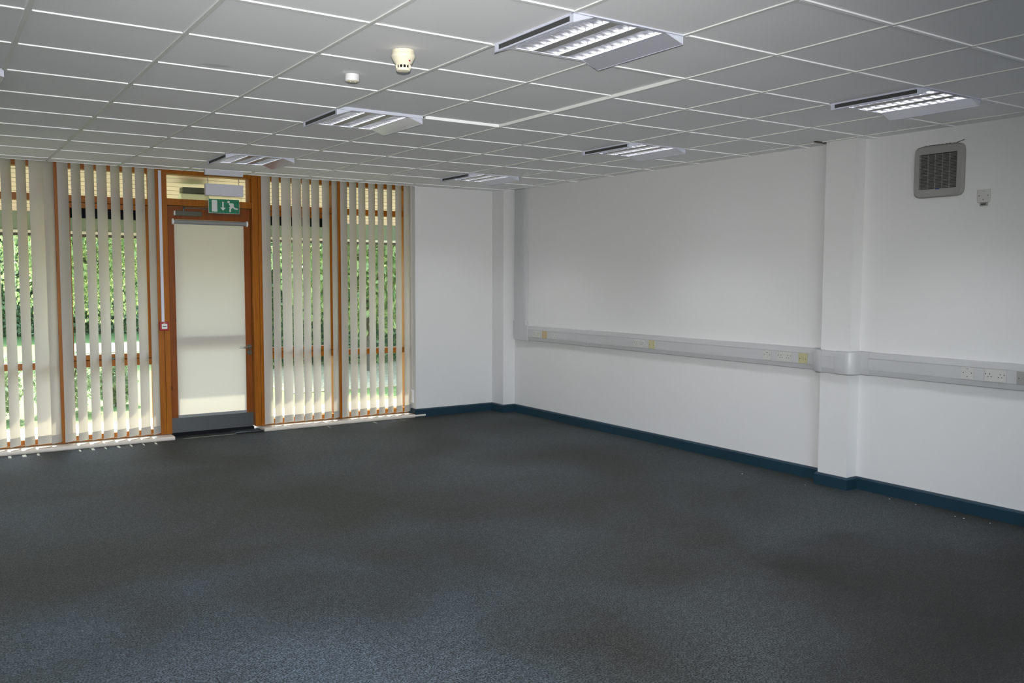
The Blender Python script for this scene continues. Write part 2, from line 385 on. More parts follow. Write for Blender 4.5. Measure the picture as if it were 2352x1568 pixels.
b2 = MB().sweep(pathF[4:], sk).build('baseboard_right', M['skirt']); tag(b2, 'dark teal skirting along the right wall and round the pillar', 'skirting', kind='structure')

# sills standing on the carpet under the windows
def sill(name, x0, x1, label):
    o = MB().prism([(5.035, .004), (5.03, .010), (5.03, .028), (5.037, .035), (5.36, .035), (5.36, .0), (5.035, .0)], 'x', x0, x1).build(name, M['sill'], bevel=0.003)
    tag(o, label, 'sill', kind='structure')
sill('trim_1', -1.78, 1.055, 'low pale board sill under the windows left of the door')
sill('trim_2', 1.955, 3.86, 'low pale board sill under the windows right of the door')

# ------------------------------------------------------------------ windows
FY0, FY1 = 5.20, 5.32
def window(n, x0, x1, casement, label):
    t = thing('window_%d' % n, label, 'window', kind='structure')
    f = MB()
    f.box(x0, x1, FY0, FY1, .04, .10).box(x0, x1, FY0, FY1, 2.622, 2.70)
    f.box(x0, x0 + .055, FY0, FY1, .10, 2.622).box(x1 - .045, x1, FY0, FY1, .10, 2.622)
    a, b = x0 + .055, x1 - .045
    f.box(a, b, FY0, FY1, 2.312, 2.375)
    f.box(a, b, FY0, FY1, .748, .811)
    f.build('window_frame', M['wood'], t, bevel=.003)
    MB().box(a, b, 5.262, 5.268, .10, .748).build('window_pane', M['glass'], t)
    MB().box(a, b, 5.262, 5.268, 2.375, 2.622).build('window_pane', M['glass'], t)
    if casement:
        c = MB().box(a + .002, b - .002, 5.215, 5.30, .816, .864).box(a + .002, b - .002, 5.215, 5.30, 2.258, 2.307)
        c.box(a + .002, a + .04, 5.215, 5.30, .864, 2.258).box(b - .04, b - .002, 5.215, 5.30, .864, 2.258)
        cs = c.build('casement', M['wood'], t, bevel=.003)
        MB().box(a + .04, b - .04, 5.262, 5.268, .864, 2.258).build('window_pane', M['glass'], cs)
        v = MB().box(a + .042, b - .042, 5.235, 5.262, 2.166, 2.257)
        for k in range(6): v.box(a + .05, b - .05, 5.230, 5.236, 2.172 + k * .014, 2.178 + k * .014)
        v.build('ventilator', M['black'], cs)
        hb = MB().box((a + b) / 2 - .05, (a + b) / 2 + .06, 5.190, 5.202, .818, .828).box((a + b) / 2 - .01, (a + b) / 2 + .01, 5.188, 5.215, .812, .834)
        hb.build('handle', M['closer'], cs)
    else:
        MB().box(a, b, 5.262, 5.268, .811, 2.312).build('window_pane', M['glass'], t)
    return t
window(1, -.86, .065, False, 'tall fixed window at the far left behind vertical slats')
window(2, .105, .95, True, 'tall opening window just left of the door')
window(3, 2.015, 2.853, True, 'tall opening window just right of the door')
window(4, 2.89, 3.743, False, 'tall fixed window nearest the white end wall')
window(6, -1.75, -.90, False, 'tall fixed window out of view beyond the left edge')
def post(n, x0, x1, y0, label):
    o = MB().box(x0, x1, y0, 5.33, .04, 2.68).build('trim_%d' % n, M['wood'], bevel=.003); tag(o, label, 'post', kind='structure')
    return o
post(3, .067, .103, 5.175, 'narrow pine mullion between the two left windows')
post(4, 2.855, 2.888, 5.175, 'narrow pine mullion between the two right windows')
post(7, -.898, -.862, 5.175, 'narrow pine mullion out of view on the left')
o = MB().box(.952, 1.008, 5.17, 5.33, .04, 2.68).box(1.011, 1.062, 5.172, 5.33, .04, 2.68).build('trim_5', M['wood'], bevel=.002); tag(o, 'pine door post carrying the red alarm box', 'post', kind='structure')
o = MB().box(1.906, 1.969, 5.172, 5.33, .04, 2.68).box(1.972, 2.012, 5.17, 5.33, .04, 2.68).build('trim_6', M['wood'], bevel=.002); tag(o, 'pine door post on the handle side of the door', 'post', kind='structure')

t = thing('window_5', 'shallow window over the door showing the boarded soffit', 'window', kind='structure')
MB().box(1.062, 1.906, 5.18, 5.33, 2.322, 2.388).box(1.062, 1.906, 5.18, 5.33, 2.630, 2.70).box(1.888, 1.906, 5.215, 5.33, 2.388, 2.63).build('window_frame', M['wood'], t, bevel=.003)
MB().box(1.062, 1.888, 5.262, 5.268, 2.388, 2.63).build('window_pane', M['glass'], t)

# door
t = thing('door_1', 'pine glazed fire exit door with steel kick plate', 'door', kind='structure')
d = MB().box(1.066, 1.15, 5.24, 5.29, .035, 2.318).box(1.815, 1.902, 5.24, 5.29, .035, 2.318)
d.box(1.15, 1.815, 5.24, 5.29, 2.19, 2.318).box(1.15, 1.815, 5.24, 5.29, .90, 1.02).box(1.15, 1.815, 5.24, 5.29, .035, .19)
lf = d.build('door_leaf', M['wood_dark'], t, bevel=.002)
MB().box(1.15, 1.815, 5.262, 5.268, 1.02, 2.19).build('door_pane', M['glass'], t)
MB().box(1.15, 1.815, 5.262, 5.268, .19, .90).build('door_pane', M['glass'], t)
MB().box(1.068, 1.900, 5.232, 5.2405, .037, .186).build('kick_plate', M['steel'], t, bevel=.001)
h = MB().cyl((1.872, 5.24, .882), (1.872, 5.228, .882), .026, 20)
hd = h.build('handle_rose', M['closer'], t, smooth=True)
h = MB().cyl((1.872, 5.23, .882), (1.872, 5.185, .882), .010, 12).cyl((1.875, 5.187, .884), (1.80, 5.180, .880), .0095, 12).cyl((1.80, 5.180, .880), (1.752, 5.187, .882), .0095, 12, .008)
h.sphere((1.875, 5.187, .884), .0097).sphere((1.752, 5.187, .882), .008).sphere((1.80, 5.18, .880), .0095)
h.build('lever_handle', M['chrome'], hd, smooth=True)
MB().cyl((1.872, 5.24, .822), (1.872, 5.229, .822), .026, 20, .024).build('lock_rose', M['closer'], t, smooth=True)
c = MB().box(1.142, 1.40, 5.185, 5.24, 2.224, 2.272).build('door_closer', M['closer'], t, bevel=.003)
MB().box(1.133, 1.1425, 5.188, 5.238, 2.226, 2.270).build('end_cap', M['white'], c)
MB().cyl((1.23, 5.21, 2.272), (1.23, 5.21, 2.306), .010, 10).box(1.225, 1.45, 5.205, 5.217, 2.297, 2.305).cyl((1.45, 5.175, 2.301), (1.45, 5.215, 2.301), .006, 8).sphere((1.23, 5.205, 2.306), .012).build('closer_arm', M['steel'], c, smooth=True)
MB().box(1.062, 1.906, 5.225, 5.33, 0, .0365).build('threshold', M['black'], t)

# roller blind on the door
t = thing('roller_blind', 'cream roller blind drawn down over the glazed door', 'blind', (1.48, 5.215, 2.16))
q = (1.48, 5.215, 2.16)
L(q, MB().cyl((1.125, 5.205, 2.163), (1.858, 5.205, 2.163), .022, 20)).build('roller', M['rollbar'], t, smooth=True)
fb = MB(); nz = 40
for k in range(nz + 1):
    z = 2.16 - (2.16 - .215) * k / nz; yy = 5.222 - .004 * math.sin(k / nz * math.pi)
    fb.v += [(1.135, yy, z), (1.828, yy, z)]
    if k: n = len(fb.v); fb.f.append((n - 4, n - 3, n - 1, n - 2))
L(q, fb).build('blind_fabric', M['roller'], t, smooth=True)
L(q, MB().box(1.133, 1.831, 5.214, 5.228, .188, .216)).build('bottom_bar', M['rollbar'], t, bevel=.004)
for xx in (1.118, 1.858):
    L(q, MB().box(xx - .003, xx + .005, 5.185, 5.239, 2.135, 2.192).cyl((xx - .008, 5.205, 2.163), (xx + .010, 5.205, 2.163), .024, 16)).build('bracket', M['white'], t, bevel=.001)

# ------------------------------------------------------------------ vertical blinds
SL = {'A': [(-0.433, 43), (-0.32, 45), (-0.202, 44), (-0.08, 18), (0.021, 41)],
 'B': [(0.137, 38), (0.248, 43), (0.363, 44), (0.469, 38), (0.586, 42), (0.697, 38), (0.807, 36), (0.914, 44)],
 'C': [(2.042, 26), (2.146, 34), (2.259, 20), (2.375, 20), (2.479, 30), (2.584, 27), (2.702, 30), (2.804, 38)],
 'D': [(2.911, 32), (3.019, 28), (3.127, 28), (3.246, 30), (3.356, 34), (3.466, 36), (3.577, 32), (3.685, 27)]}
SL['A'] = [(-0.433 - .113 * k, 43) for k in (4, 3, 2, 1)] + SL['A']
SL['Z'] = [(-0.955 - .113 * k, 43) for k in range(7, -1, -1)]
ww, zt, zb = .0635, 2.672, .060
def slat_mesh(z0, z1, bow, th):
    m = MB(); n = 6
    for z in (z0, z1):
        for s_ in (-1, 1):
            for k in range(n + 1):
                u = -1 + 2 * k / n; m.v.append((u * ww, s_ * th / 2 - bow * (1 - u * u), z))
    r = n + 1
    for k in range(n):
        m.f += [(k, k + 1, 2 * r + k + 1, 2 * r + k), (r + k, 3 * r + k, 3 * r + k + 1, r + k + 1)]
    m.f += [tuple(range(r)) + tuple(range(2 * r - 1, r - 1, -1)), tuple(range(2 * r, 3 * r)) + tuple(range(4 * r - 1, 3 * r - 1, -1)), (0, r, 3 * r, 2 * r), (n, 2 * r + n, 3 * r + n, r + n)]
    return m
# one thin sheet per slat (single layer keeps the cloth translucent)
def sheet(z0, z1, bow):
    m = MB(); n = 6
    for z in (z0, z1):
        for k in range(n + 1):
            u = -1 + 2 * k / n; m.v.append((u * ww, -bow * (1 - u * u), z))
    for k in range(n): m.f.append((k, k + 1, n + 2 + k, n + 1 + k))
    return m
proto_s = sheet(zb + .075, zt, .009).build('slat', M['slat'], smooth=True)
proto_w = slat_mesh(zb, zb + .078, .009, .004).build('slat_weight', M['weight'], smooth=True)
used = [False]
def vblind(key, x0, x1, label, guide=False):
    q = (0.5 * (x0 + x1), 5.14, 2.68)
    t = thing('vertical_blind', label, 'blind', q, group='vertical blinds across the windows')
    L(q, MB().box(x0, x1, 5.118, 5.158, 2.679, 2.712)).build('headrail', M['white'], t, bevel=.002)
    for x, a in SL[key]:
        s_ = proto_s if not used[0] else proto_s.copy(); w_ = proto_w if not used[0] else proto_w.copy()
        if used[0]: C.objects.link(s_); C.objects.link(w_)
        used[0] = True
        s_.parent = t; s_.location = (x - q[0], 0, -q[2]); s_.rotation_euler = (0, 0, R(a + random.uniform(-1.5, 1.5)))
        w_.parent = s_
    # bead chain linking the weights
    ch = MB(); pts = []
    xs = sorted(x for x, _ in SL[key])
    for a, b in zip(xs, xs[1:]):
        for k in range(6):
            u = k / 6; pts.append((a + (b - a) * u, 5.14 - .035 * (1 - 2 * u) * (1 if u < .5 else 1), zb + .012 - .03 * (1 - (2 * u - 1) ** 2) * .35))
    for p_, q_ in zip(pts, pts[1:]): ch.cyl(p_, q_, .0009, 5, caps=False)
    L(q, ch).build('bead_chain', M['white'], t)
    if guide:
        gd = MB().cyl((3.729, 5.108, 2.66), (3.729, 5.108, .30), .0016, 6, caps=False).cyl((3.729, 5.12, 2.66), (3.729, 5.12, .30), .0016, 6, caps=False)
        z = 2.64
        while z > .3:
            gd.sphere((3.729, 5.108, z), .0032, 6, 4); z -= .022
        L(q, gd).build('control_chain', M['sill'], t)
        gw = L(q, MB().box(3.716, 3.742, 5.085, 5.14, .165, .315)).build('chain_guide', M['white'], t, bevel=.004)
        L(q, MB().box(3.7145, 3.717, 5.095, 5.125, .185, .295)).build('guide_slot', M['sill'], gw)
vblind('A', -.86, .065, 'cream vertical blind over the leftmost window')
vblind('B', .09, .955, 'cream vertical blind between the left mullion and red alarm box')
vblind('C', 2.005, 2.86, 'cream vertical blind just right of the door, slats nearly closed')
vblind('D', 2.88, 3.74, 'cream vertical blind against the end wall with control chain', True)
vblind('Z', -1.75, -.9, 'cream vertical blind out of view past the left edge')

# ------------------------------------------------------------------ things on the end wall
o = L((.995, 5.165, 1.17), MB().box(.982, 1.010, 5.158, 5.1705, 1.168, 2.655)).build('cable_conduit', M['bluewhite'], bevel=.002)
o.location = (.995, 5.165, 1.17); tag(o, 'slim white cable conduit running up from the red alarm box', 'conduit')
q = (1.0, 5.15, 1.127)
t = thing('fire_call_point', 'small red break-glass fire alarm box on the door post', 'alarm', q)
L(q, MB().box(.957, 1.043, 5.128, 5.1695, 1.084, 1.170)).build('alarm_case', M['red'], t, bevel=.004)
fp = L(q, MB().box(.975, 1.027, 5.124, 5.1285, 1.101, 1.149)).build('press_panel', M['white'], t, bevel=.001)
tx = MB()
for a, b in ((.983, .994), (.996, 1.006), (1.008, 1.019)): tx.box(a, b, 5.1232, 5.1245, 1.122, 1.1285)
L(q, tx).build('panel_mark', M['black'], fp)
L(q, MB().box(.992, 1.010, 5.1265, 5.1285, 1.156, 1.161)).build('indicator', M['white'], t)

# hanging exit sign
SY = 4.80
q = (1.515, SY, H)
t = thing('exit_sign', 'green running man exit sign hanging under a grey light box', 'sign', q)
L(q, MB().box(1.333, 1.70, SY - .02, SY + .02, 2.600, 2.652)).build('ceiling_mount', M['housing'], t, bevel=.002)
L(q, MB().box(1.334, 1.698, SY - .028, SY + .028, 2.402, 2.516)).build('light_box', M['housing'], t, bevel=.003)
for cx in (1.362, 1.662):
    ch = MB(); n = 6
    for k in range(n):
        z0 = 2.600 - k * .014; z1 = z0 - .0155
        off = .0035
        if k % 2: ch.cyl((cx - off, SY, z0), (cx - off, SY, z1), .0014, 5).cyl((cx + off, SY, z0), (cx + off, SY, z1), .0014, 5).cyl((cx - off, SY, z0), (cx + off, SY, z0), .0014, 5)
        else: ch.cyl((cx, SY - off, z0), (cx, SY - off, z1), .0014, 5).cyl((cx, SY + off, z0), (cx, SY + off, z1), .0014, 5).cyl((cx, SY - off, z1), (cx, SY + off, z1), .0014, 5)
    L(q, ch).build('chain', M['steel'], t)
L(q, MB().box(1.338, 1.688, SY - .003, SY + .003, 2.206, 2.403)).build('acrylic_plate', M['acrylic'], t)
GX0, GX1, GZ0, GZ1 = 1.366, 1.658, 2.238, 2.371
gp = L(q, MB().box(GX0, GX1, SY - .0065, SY - .0032, GZ0, GZ1)).build('sign_panel', M['green'], t)
L(q, MB().box(GX0 - .003, GX1 + .003, SY - .0045, SY - .0031, GZ0 - .003, GZ1 + .003)).build('sign_border', M['signwhite'], gp)
def G(u, v): return (GX0 + u * (GX1 - GX0), GZ1 - v * (GZ1 - GZ0))
ys = SY - .0065
def poly(pts): return MB().prism([G(*p) for p in pts], 'y', ys - .0012, ys)
def strokes(segs):
    m = MB(); ar = (GX1 - GX0) / (GZ1 - GZ0)
    for n_s, (a, b, wd) in enumerate(segs):
        ys = SY - .0065 - .00012 * n_s
        pa, pb = Vector(G(*a)), Vector(G(*b)); d_ = (pb - pa).normalized(); n_ = Vector((-d_.y, d_.x)) * wd * .5
        e = d_ * wd * .25
        m.prism([tuple(pa - e + n_), tuple(pb + e + n_), tuple(pb + e - n_), tuple(pa - e - n_)], 'y', ys - .0012, ys)
    return m
L(q, poly([(.095, .07), (.275, .07), (.275, .91), (.095, .91)])).build('door_symbol', M['signwhite'], gp)
L(q, poly([(.44, .17), (.485, .17), (.485, .60), (.555, .60), (.462, .82), (.37, .60), (.44, .60)])).build('arrow_symbol', M['signwhite'], gp)
wv = (GX1 - GX0) / 765.0
def U(x, y):
    u = (x - 1110) / 762.0; top = 853 + (x - 1110) * .045; return (u, (y - top) / 358.0)
st = strokes([(U(1655, 1000), U(1688, 1055), 70 * wv), (U(1620, 985), U(1712, 985), 26 * wv), (U(1716, 985), U(1728, 1050), 26 * wv), (U(1620, 990), U(1650, 1025), 26 * wv),
  (U(1690, 1050), U(1625, 1085), 28 * wv), (U(1690, 1060), U(1645, 1125), 42 * wv), (U(1643, 1120), U(1640, 1190), 40 * wv), (U(1695, 1055), U(1760, 1110), 40 * wv), (U(1760, 1112), U(1832, 1124), 34 * wv)])
hc = [U(1605 + 33 * math.cos(a), 935 + 33 * math.sin(a)) for a in [2 * math.pi * k / 18 for k in range(18)]]
st.prism([G(*p) for p in hc], 'y', ys - .0012, ys)
L(q, st).build('running_figure', M['signwhite'], gp)

# loose square of carpet on the floor by the door
cp = MB(); n = 8
for k in range(n + 1):
    x = 1.655 + (1.955 - 1.655) * k / n; u = k / n
    lift = .006 + .005 * abs(math.sin(u * 5.0))
    for yy, zz in ((5.218, .004), (5.13, .004), (5.045, lift)):
        cp.v.append((x + (.015 if yy < 5.1 else 0), yy, zz + .004))
    for yy, zz in ((5.218, .0), (5.13, .0), (5.045, lift - .004)):
        cp.v.append((x + (.015 if yy < 5.1 else 0), yy, zz + .001))
for k in range(n):
    a = k * 6; b = a + 6
    cp.f += [(a, a + 1, b + 1, b), (a + 1, a + 2, b + 2, b + 1), (a + 3, b + 3, b + 4, a + 4), (a + 4, b + 4, b + 5, a + 5), (a + 2, a + 5, b + 5, b + 2), (a, b, b + 3, a + 3)]
cp.f += [(0, 3, 4, 1), (1, 4, 5, 2), (n * 6, n * 6 + 1, n * 6 + 4, n * 6 + 3), (n * 6 + 1, n * 6 + 2, n * 6 + 5, n * 6 + 4)]
q = (1.8, 5.13, 0); o = L(q, cp).build('carpet_offcut', M['carpet']); o.location = q; tag(o, 'loose square of dark carpet lying at the foot of the door', 'carpet piece')

# ------------------------------------------------------------------ ceiling detectors
q = (.905, -.285, H)
t = thing('smoke_detector', 'round cream smoke detector on a ceiling tile', 'smoke detector', q)
MB().lathe([(.050, 0.0), (.052, -.008), (.052, -.016), (.0545, -.020), (.056, -.030), (.054, -.034), (.050, -.042), (.042, -.056), (.034, -.066)]).build('detector_body', M['cream_det'], t, smooth=True)
cg = MB().lathe([(.034, -.066), (.0335, -.069), (.018, -.069)], n=28)
for k in range(12):
    a = 2 * math.pi * k / 12; c_, s_ = math.cos(a), math.sin(a)
    cg.cyl((.0325 * c_, .0325 * s_, -.066), (.0315 * c_, .0315 * s_, -.083), .0032, 6)
cg.lathe([(.0335, -.082), (.034, -.085), (.031, -.093), (.020, -.097), (.004, -.098)])
cg.build('sensor_cage', M['cream_det'], t, smooth=True)
MB().lathe([(.024, -.066), (.024, -.084)]).build('sensor_core', M['black'], t)
MB().sphere((.010, -.0455, -.053), .004, 8, 5).build('indicator_led', M['red'], t)
q = (.905, .298, H)
t = thing('ceiling_sensor', 'small white drum shaped sensor on the next ceiling tile', 'sensor', q)
MB().lathe([(.036, 0), (.0365, -.030), (.0355, -.034)]).build('sensor_body', M['white'], t, smooth=True)
MB().lathe([(.0345, -.034), (.030, -.0375), (.006, -.0385)]).sphere((.012, -.012, -.037), .004, 8, 5).sphere((-.014, -.010, -.037), .004, 8, 5).build('sensor_cover', M['cream_det'], t, smooth=True)

# ------------------------------------------------------------------ ceiling lights
def make_light():
    t = thing('ceiling_light', '', 'ceiling light', (0, 0, H))
    # local frame: module 0..0.6 in x and y, z=0 at the ceiling
    w_ = .103; h_ = .036
    hs = MB().box(0, .6, 0, .022, -.0015, .105).box(.012, .588, .578, .588, -.002, .105).box(.0, .6, .0, .588, .105, .11)
    hs.box(w_, w_ + .006, .02, .58, -.001, .105).box(.594 - w_, .600 - w_, .02, .58, -.001, .105)
    hs.build('light_housing', M['bluewhite'], t)
    for sx in (0, 1):
        X = (lambda v: v) if sx == 0 else (lambda v: .6 - v)
        # sloping reflector face, outer upright with a long slot, triangular ends
        face = MB().prism([(X(w_), 0), (X(0), -h_), (X(0), -h_ + .003), (X(w_), .003)], 'y', 0.01, .59)
        wg = face.build('wing', M['wing'], t)
        up = MB().box(min(X(0), X(.004)), max(X(0), X(.004)), .01, .59, -.0005, .008).box(min(X(0), X(.004)), max(X(0), X(.004)), .01, .035, -h_, 0).box(min(X(0), X(.004)), max(X(0), X(.004)), .565, .59, -h_, 0)
        up.box(min(X(0), X(.004)), max(X(0), X(.004)), .035, .565, -h_, -h_ + .009).box(min(X(0), X(.004)), max(X(0), X(.004)), .035, .565, -.005, 0)
        up.prism([(X(.004), -.001), (X(w_), -.001), (X(.004), -h_ + .002)], 'y', .01, .013).prism([(X(.004), -.001), (X(w_), -.001), (X(.004), -h_ + .002)], 'y', .587, .59)
        up.build('wing_edge', M['bluewhite'], wg)
        MB().box(min(X(.005), X(.007)), max(X(.005), X(.007)), .035, .565, -h_ + .006, -.003).build('wing_slot', M['slot'], wg)
    rows = [(.109, .199), (.255, .345), (.401, .491)]
    rows = [(.110, .200), (.255, .345), (.400, .490)]
    for (a, b) in rows:
        lv = MB(); c = (a + b) / 2
        # long parabolic sides
        n = 5
        for sgn in (-1, 1):
            pr = [(c + sgn * (.030 + .015 * (1 - (1 - k / n) ** 2) * 1.0), .052 * (1 - k / n)) for k in range(n + 1)]
            pr2 = [(x + sgn * .001, z) for x, z in pr]
            lv.prism(pr + pr2[::-1], 'y', .022, .578)
        lv.build('louvre', M['mirror'], t)
        bl = MB()
        for k in range(11):      # cross blades, thicker at the top
            y = .022 + .556 * k / 10
            pr = [(y - .0015, .001), (y - .004, .012), (y - .011, .030), (y + .011, .030), (y + .004, .012), (y + .0015, .001)]
            bl.prism(pr, 'x', c - .043, c + .043)
        bl.build('cross_blade', M['blade'], t)
        MB().cyl((c, .03, .056), (c, .57, .056), .013, 12).build('lamp_tube', M['lamp'], t, smooth=True)
    sp = MB().box(.2003, .2547, .022, .578, .0, .006).box(.3453, .3997, .022, .578, 0, .006)
    sp.build('louvre_strip', M['strip'], t)
    return t
LBL = {(2, -2): 'largest ceiling light, directly above the middle of the room', (2, 2): 'recessed ceiling light near the round smoke detector, wings mirroring the window',
       (2, 6): 'recessed ceiling light closest to the hanging exit sign', (6, -2): 'recessed ceiling light at far right above the extractor fan',
       (6, 2): 'recessed ceiling light above the long right wall left of the pillar', (6, 6): 'recessed ceiling light nearest the boxed far corner'}
base = make_light(); kids = list(base.children_recursive)
for n, (i, j) in enumerate(FIX):
    if n == 0: t = base
    else:
        t = base.copy(); C.objects.link(t)
        mp = {base: t}
        for k in kids:
            c_ = k.copy(); C.objects.link(c_); mp[k] = c_; c_.parent = mp[k.parent]
    t.location = (i * .6, j * .6, H)
    t['label'] = LBL.get((i, j), 'further recessed ceiling light outside the picture'); t['group'] = 'ceiling lights'

# ------------------------------------------------------------------ trunking on the right wall
TB = .885
prof = [(0, TB), (.030, TB), (.041, TB + .006), (.050, TB + .040), (.050, TB + .0415), (.044, TB + .0415), (.044, TB + .0445), (.050, TB + .0445),
        (.050, TB + .128), (.044, TB + .128), (.044, TB + .131), (.050, TB + .131), (.050, TB + .133), (.043, TB + .170), (.036, TB + .174), (0, TB + .174)]
smooth_p = [(0, TB - .003), (.032, TB - .003), (.045, TB + .006), (.0535, TB + .040), (.0535, TB + .135), (.046, TB + .172), (.036, TB + .177), (0, TB + .177)]
def arc(cx, cy, r, a0, a1, n=6): return [(cx + r * math.cos(R(a0 + (a1 - a0) * k / n)), cy + r * math.sin(R(a0 + (a1 - a0) * k / n))) for k in range(n + 1)]
q = (XW, 2.5, TB)
t = thing('wall_trunking', 'white dado trunking with riser between the far corner and pillar', 'trunking', q)
L(q, MB().sweep([(XW, 4.50), (XW, .43)], prof)).build('trunking_run', M['pvc'], t)
vp = [(4.745, 0), (4.745, .038), (4.738, .048), (4.60, .050), (4.55, .046), (4.522, .036), (4.520, 0)]
L(q, MB().prism([(XW - b, a) for a, b in vp], 'z', 1.10, H)).build('trunking_riser', M['pvc'], t)
L(q, MB().prism([(4.755, TB + .03), (4.748, TB + .008), (4.725, TB - .003), (4.46, TB - .003), (4.46, TB + .177), (4.51, TB + .18), (4.515, TB + .23), (4.755, TB + .23)], 'x', XW - .0525, XW)).build('corner_elbow', M['pvc'], t, bevel=.003)
L(q, MB().sweep([(XW, 3.350), (XW, 3.326)], [(o_ + .002 if o_ else 0, z) for o_, z in smooth_p])).build('joint_cover', M['pvc'], t)
q = (4.835, .21, TB)
t = thing('trunking_bend', 'white moulded trunking bend wrapping round the pillar', 'trunking', q)
# external corners rounded, covers moulded
x1, x2 = 4.835, XW
pth = [(x2, .47), (x2, .352), (4.943, .341), (4.846, .34), (4.838, .337), (4.835, .33), (4.835, .30)]
L(q, MB().sweep(pth, smooth_p)).build('bend_cover', M['pvc'], t, smooth=True)
L(q, MB().sweep([(4.835, .302), (4.835, .175)], prof)).build('trunking_run', M['pvc'], t)
pth = [(4.835, .178), (4.835, .095), (4.836, .088), (4.841, .082), (4.85, .08), (4.935, .08), (4.950, .075), (x2, .06), (x2, -.03)]
L(q, MB().sweep(pth, smooth_p)).build('bend_cover', M['pvc'], t, smooth=True)
q = (XW, -2.5, TB)
t = thing('wall_trunking', 'white dado trunking running right from the pillar', 'trunking', q)
L(q, MB().sweep([(XW, -.03), (XW, Y0)], prof)).build('trunking_run', M['pvc'], t)

XF = XW - .050
def outlet(kind, ya, yb, label, grp):
    yc = (ya + yb) / 2; q = (XF, yc, .972); z0, z1 = TB + .0455, TB + .1270
    nm = {'twin': 'twin_socket', 'single': 'single_socket', 'data': 'data_outlet', 'spur': 'fused_spur'}[kind]
    t = thing(nm, label, {'twin': 'socket', 'single': 'socket', 'data': 'network outlet', 'spur': 'switch'}[kind], q, group=grp)
    cat = ('amber_plate' if ya > 4 else 'fan' if ya < -1 else 'cream_plate') if kind == 'data' else 'plate'
    L(q, MB().box(XF - .006, XF, yb, ya, z0, z1)).build('face_plate', M[cat], t, bevel=.0015)
    xf = XF - .0062
    hl = MB()
    def hole(y, z, a=.003, b=.003): hl.box(xf - .0006, xf + .0008, y - a, y + a, z - b, z + b)
    if kind == 'twin':
        for s_, yy in ((1, yc + .034), (-1, yc - .034)):
            hole(yy, .982, .0022, .0042); hole(yy + .011, .9625, .0035, .0022); hole(yy - .011, .9625, .0035, .0022)
        for yy in (ya - .011, yb + .011):
            hole(yy, .980, .003, .003)
            L(q, MB().box(xf - .003, xf, yy - .005, yy + .005, .986, 1.006)).build('rocker_switch', M['plate'], t, bevel=.001)
    elif kind == 'single':
        hole(yc, .950, .0035, .0025); hole(yc + .028, .975, .003, .003); hole(yc - .028, .975, .003, .003); hole(yc, 1.003, .008, .0012)
        L(q, MB().box(xf - .003, xf, yc - .007, yc + .007, .978, 1.0)).build('rocker_switch', M['plate'], t, bevel=.001)
    elif kind == 'spur':
        hole(yc + .028, .975, .003, .003); hole(yc - .028, .975, .003, .003); hole(yc, .993, .012, .0016)
        L(q, MB().box(xf - .003, xf, yc - .014, yc + .014, .952, .972)).build('fuse_carrier', M['plate'], t, bevel=.001)
    else:
        hole(yc + .028, .968); hole(yc - .028, .966); hole(yc - .026, .942, .002, .002)
        L(q, MB().box(xf - .004, xf, yc - .008, yc + .008, .958, .978)).build('data_port', M[cat], t, bevel=.001)
    if hl.v: L(q, hl).build('pin_hole', M['hole'], t)
outlet('twin', 4.35, 4.205, 'faint white double socket closest to the far corner', 'wall outlets')
outlet('data', 4.16, 4.07, 'orange-yellow data outlet, darkest of the aged plates, near the far corner', 'wall outlets')
outlet('single', 3.965, 3.878, 'white single outlet just right of the yellow plate near the far corner', 'wall outlets')
outlet('twin', 2.592, 2.447, 'white double socket midway along the right wall trunking', 'wall outlets')
outlet('data', 2.378, 2.293, 'pale yellow data outlet midway along the right wall trunking', 'wall outlets')
outlet('spur', .966, .880, 'white fused switch plate left of the double socket by the pillar', 'wall outlets')
outlet('twin', .815, .670, 'white double socket just left of the pillar', 'wall outlets')
outlet('data', .601, .518, 'yellowed data outlet against the pillar trunking bend', 'wall outlets')
outlet('single', -.747, -.833, 'white single socket right of the pillar under the extractor fan', 'wall outlets')
outlet('twin', -.904, -1.048, 'white double socket at the far right of the trunking', 'wall outlets')
outlet('data', -1.116, -1.20, 'grey outlet cut off by the right edge of the picture', 'wall outlets')

# ------------------------------------------------------------------ extractor fan and switch
q = (XW, -.512, 2.36)
t = thing('extractor_fan', 'square grey louvred extractor fan high on the right wall', 'extractor fan', q)
def sq(hw, hh, p=9, n=64):
    out = []
    for k in range(n):
        a = 2 * math.pi * (k + .5) / n; c_, s_ = math.cos(a), math.sin(a)
        rr = (abs(c_) ** p + abs(s_) ** p) ** (-1 / p); out.append((rr * c_ * hw, rr * s_ * hh))
    return out
o1 = sq(.181, .181); o2 = sq(.172, .172); i1 = [(max(-.137, min(.137, a * .9)), max(-.122, min(.122, b * .9))) for a, b in sq(.18, .17, 30)]
n = 64; sm = MB()
sm.v = [(0, a, b) for a, b in o1] + [(-.022, a, b) for a, b in o1] + [(-.034, a, b) for a, b in o2] + [(-.034, a, b) for a, b in i1] + [(-.008, a, b) for a, b in i1]
for r_ in range(4):
    for k in range(n): sm.f.append((r_ * n + k, r_ * n + (k + 1) % n, (r_ + 1) * n + (k + 1) % n, (r_ + 1) * n + k))
sm.build('fan_surround', M['fan'], t, smooth=True)
MB().box(-.012, -.002, -.137, .137, -.122, .122).build('fan_back', M['slat_dark'], t)
lv = MB()
for k in range(23):
    z = -.112 + .224 * k / 22
    lv.prism([(-.031, z - .0030), (-.029, z - .0038), (-.014, z + .004), (-.014, z + .0052), (-.031, z - .0018)], 'y', -.135, .135)
lv.build('fan_grille', M['fan'], t)
rb = MB()
for y in (-.078, -.026, .026, .078): rb.box(-.026, -.013, y - .0008, y + .0008, -.118, .118)
rb.build('grille_rib', M['fan'], t)
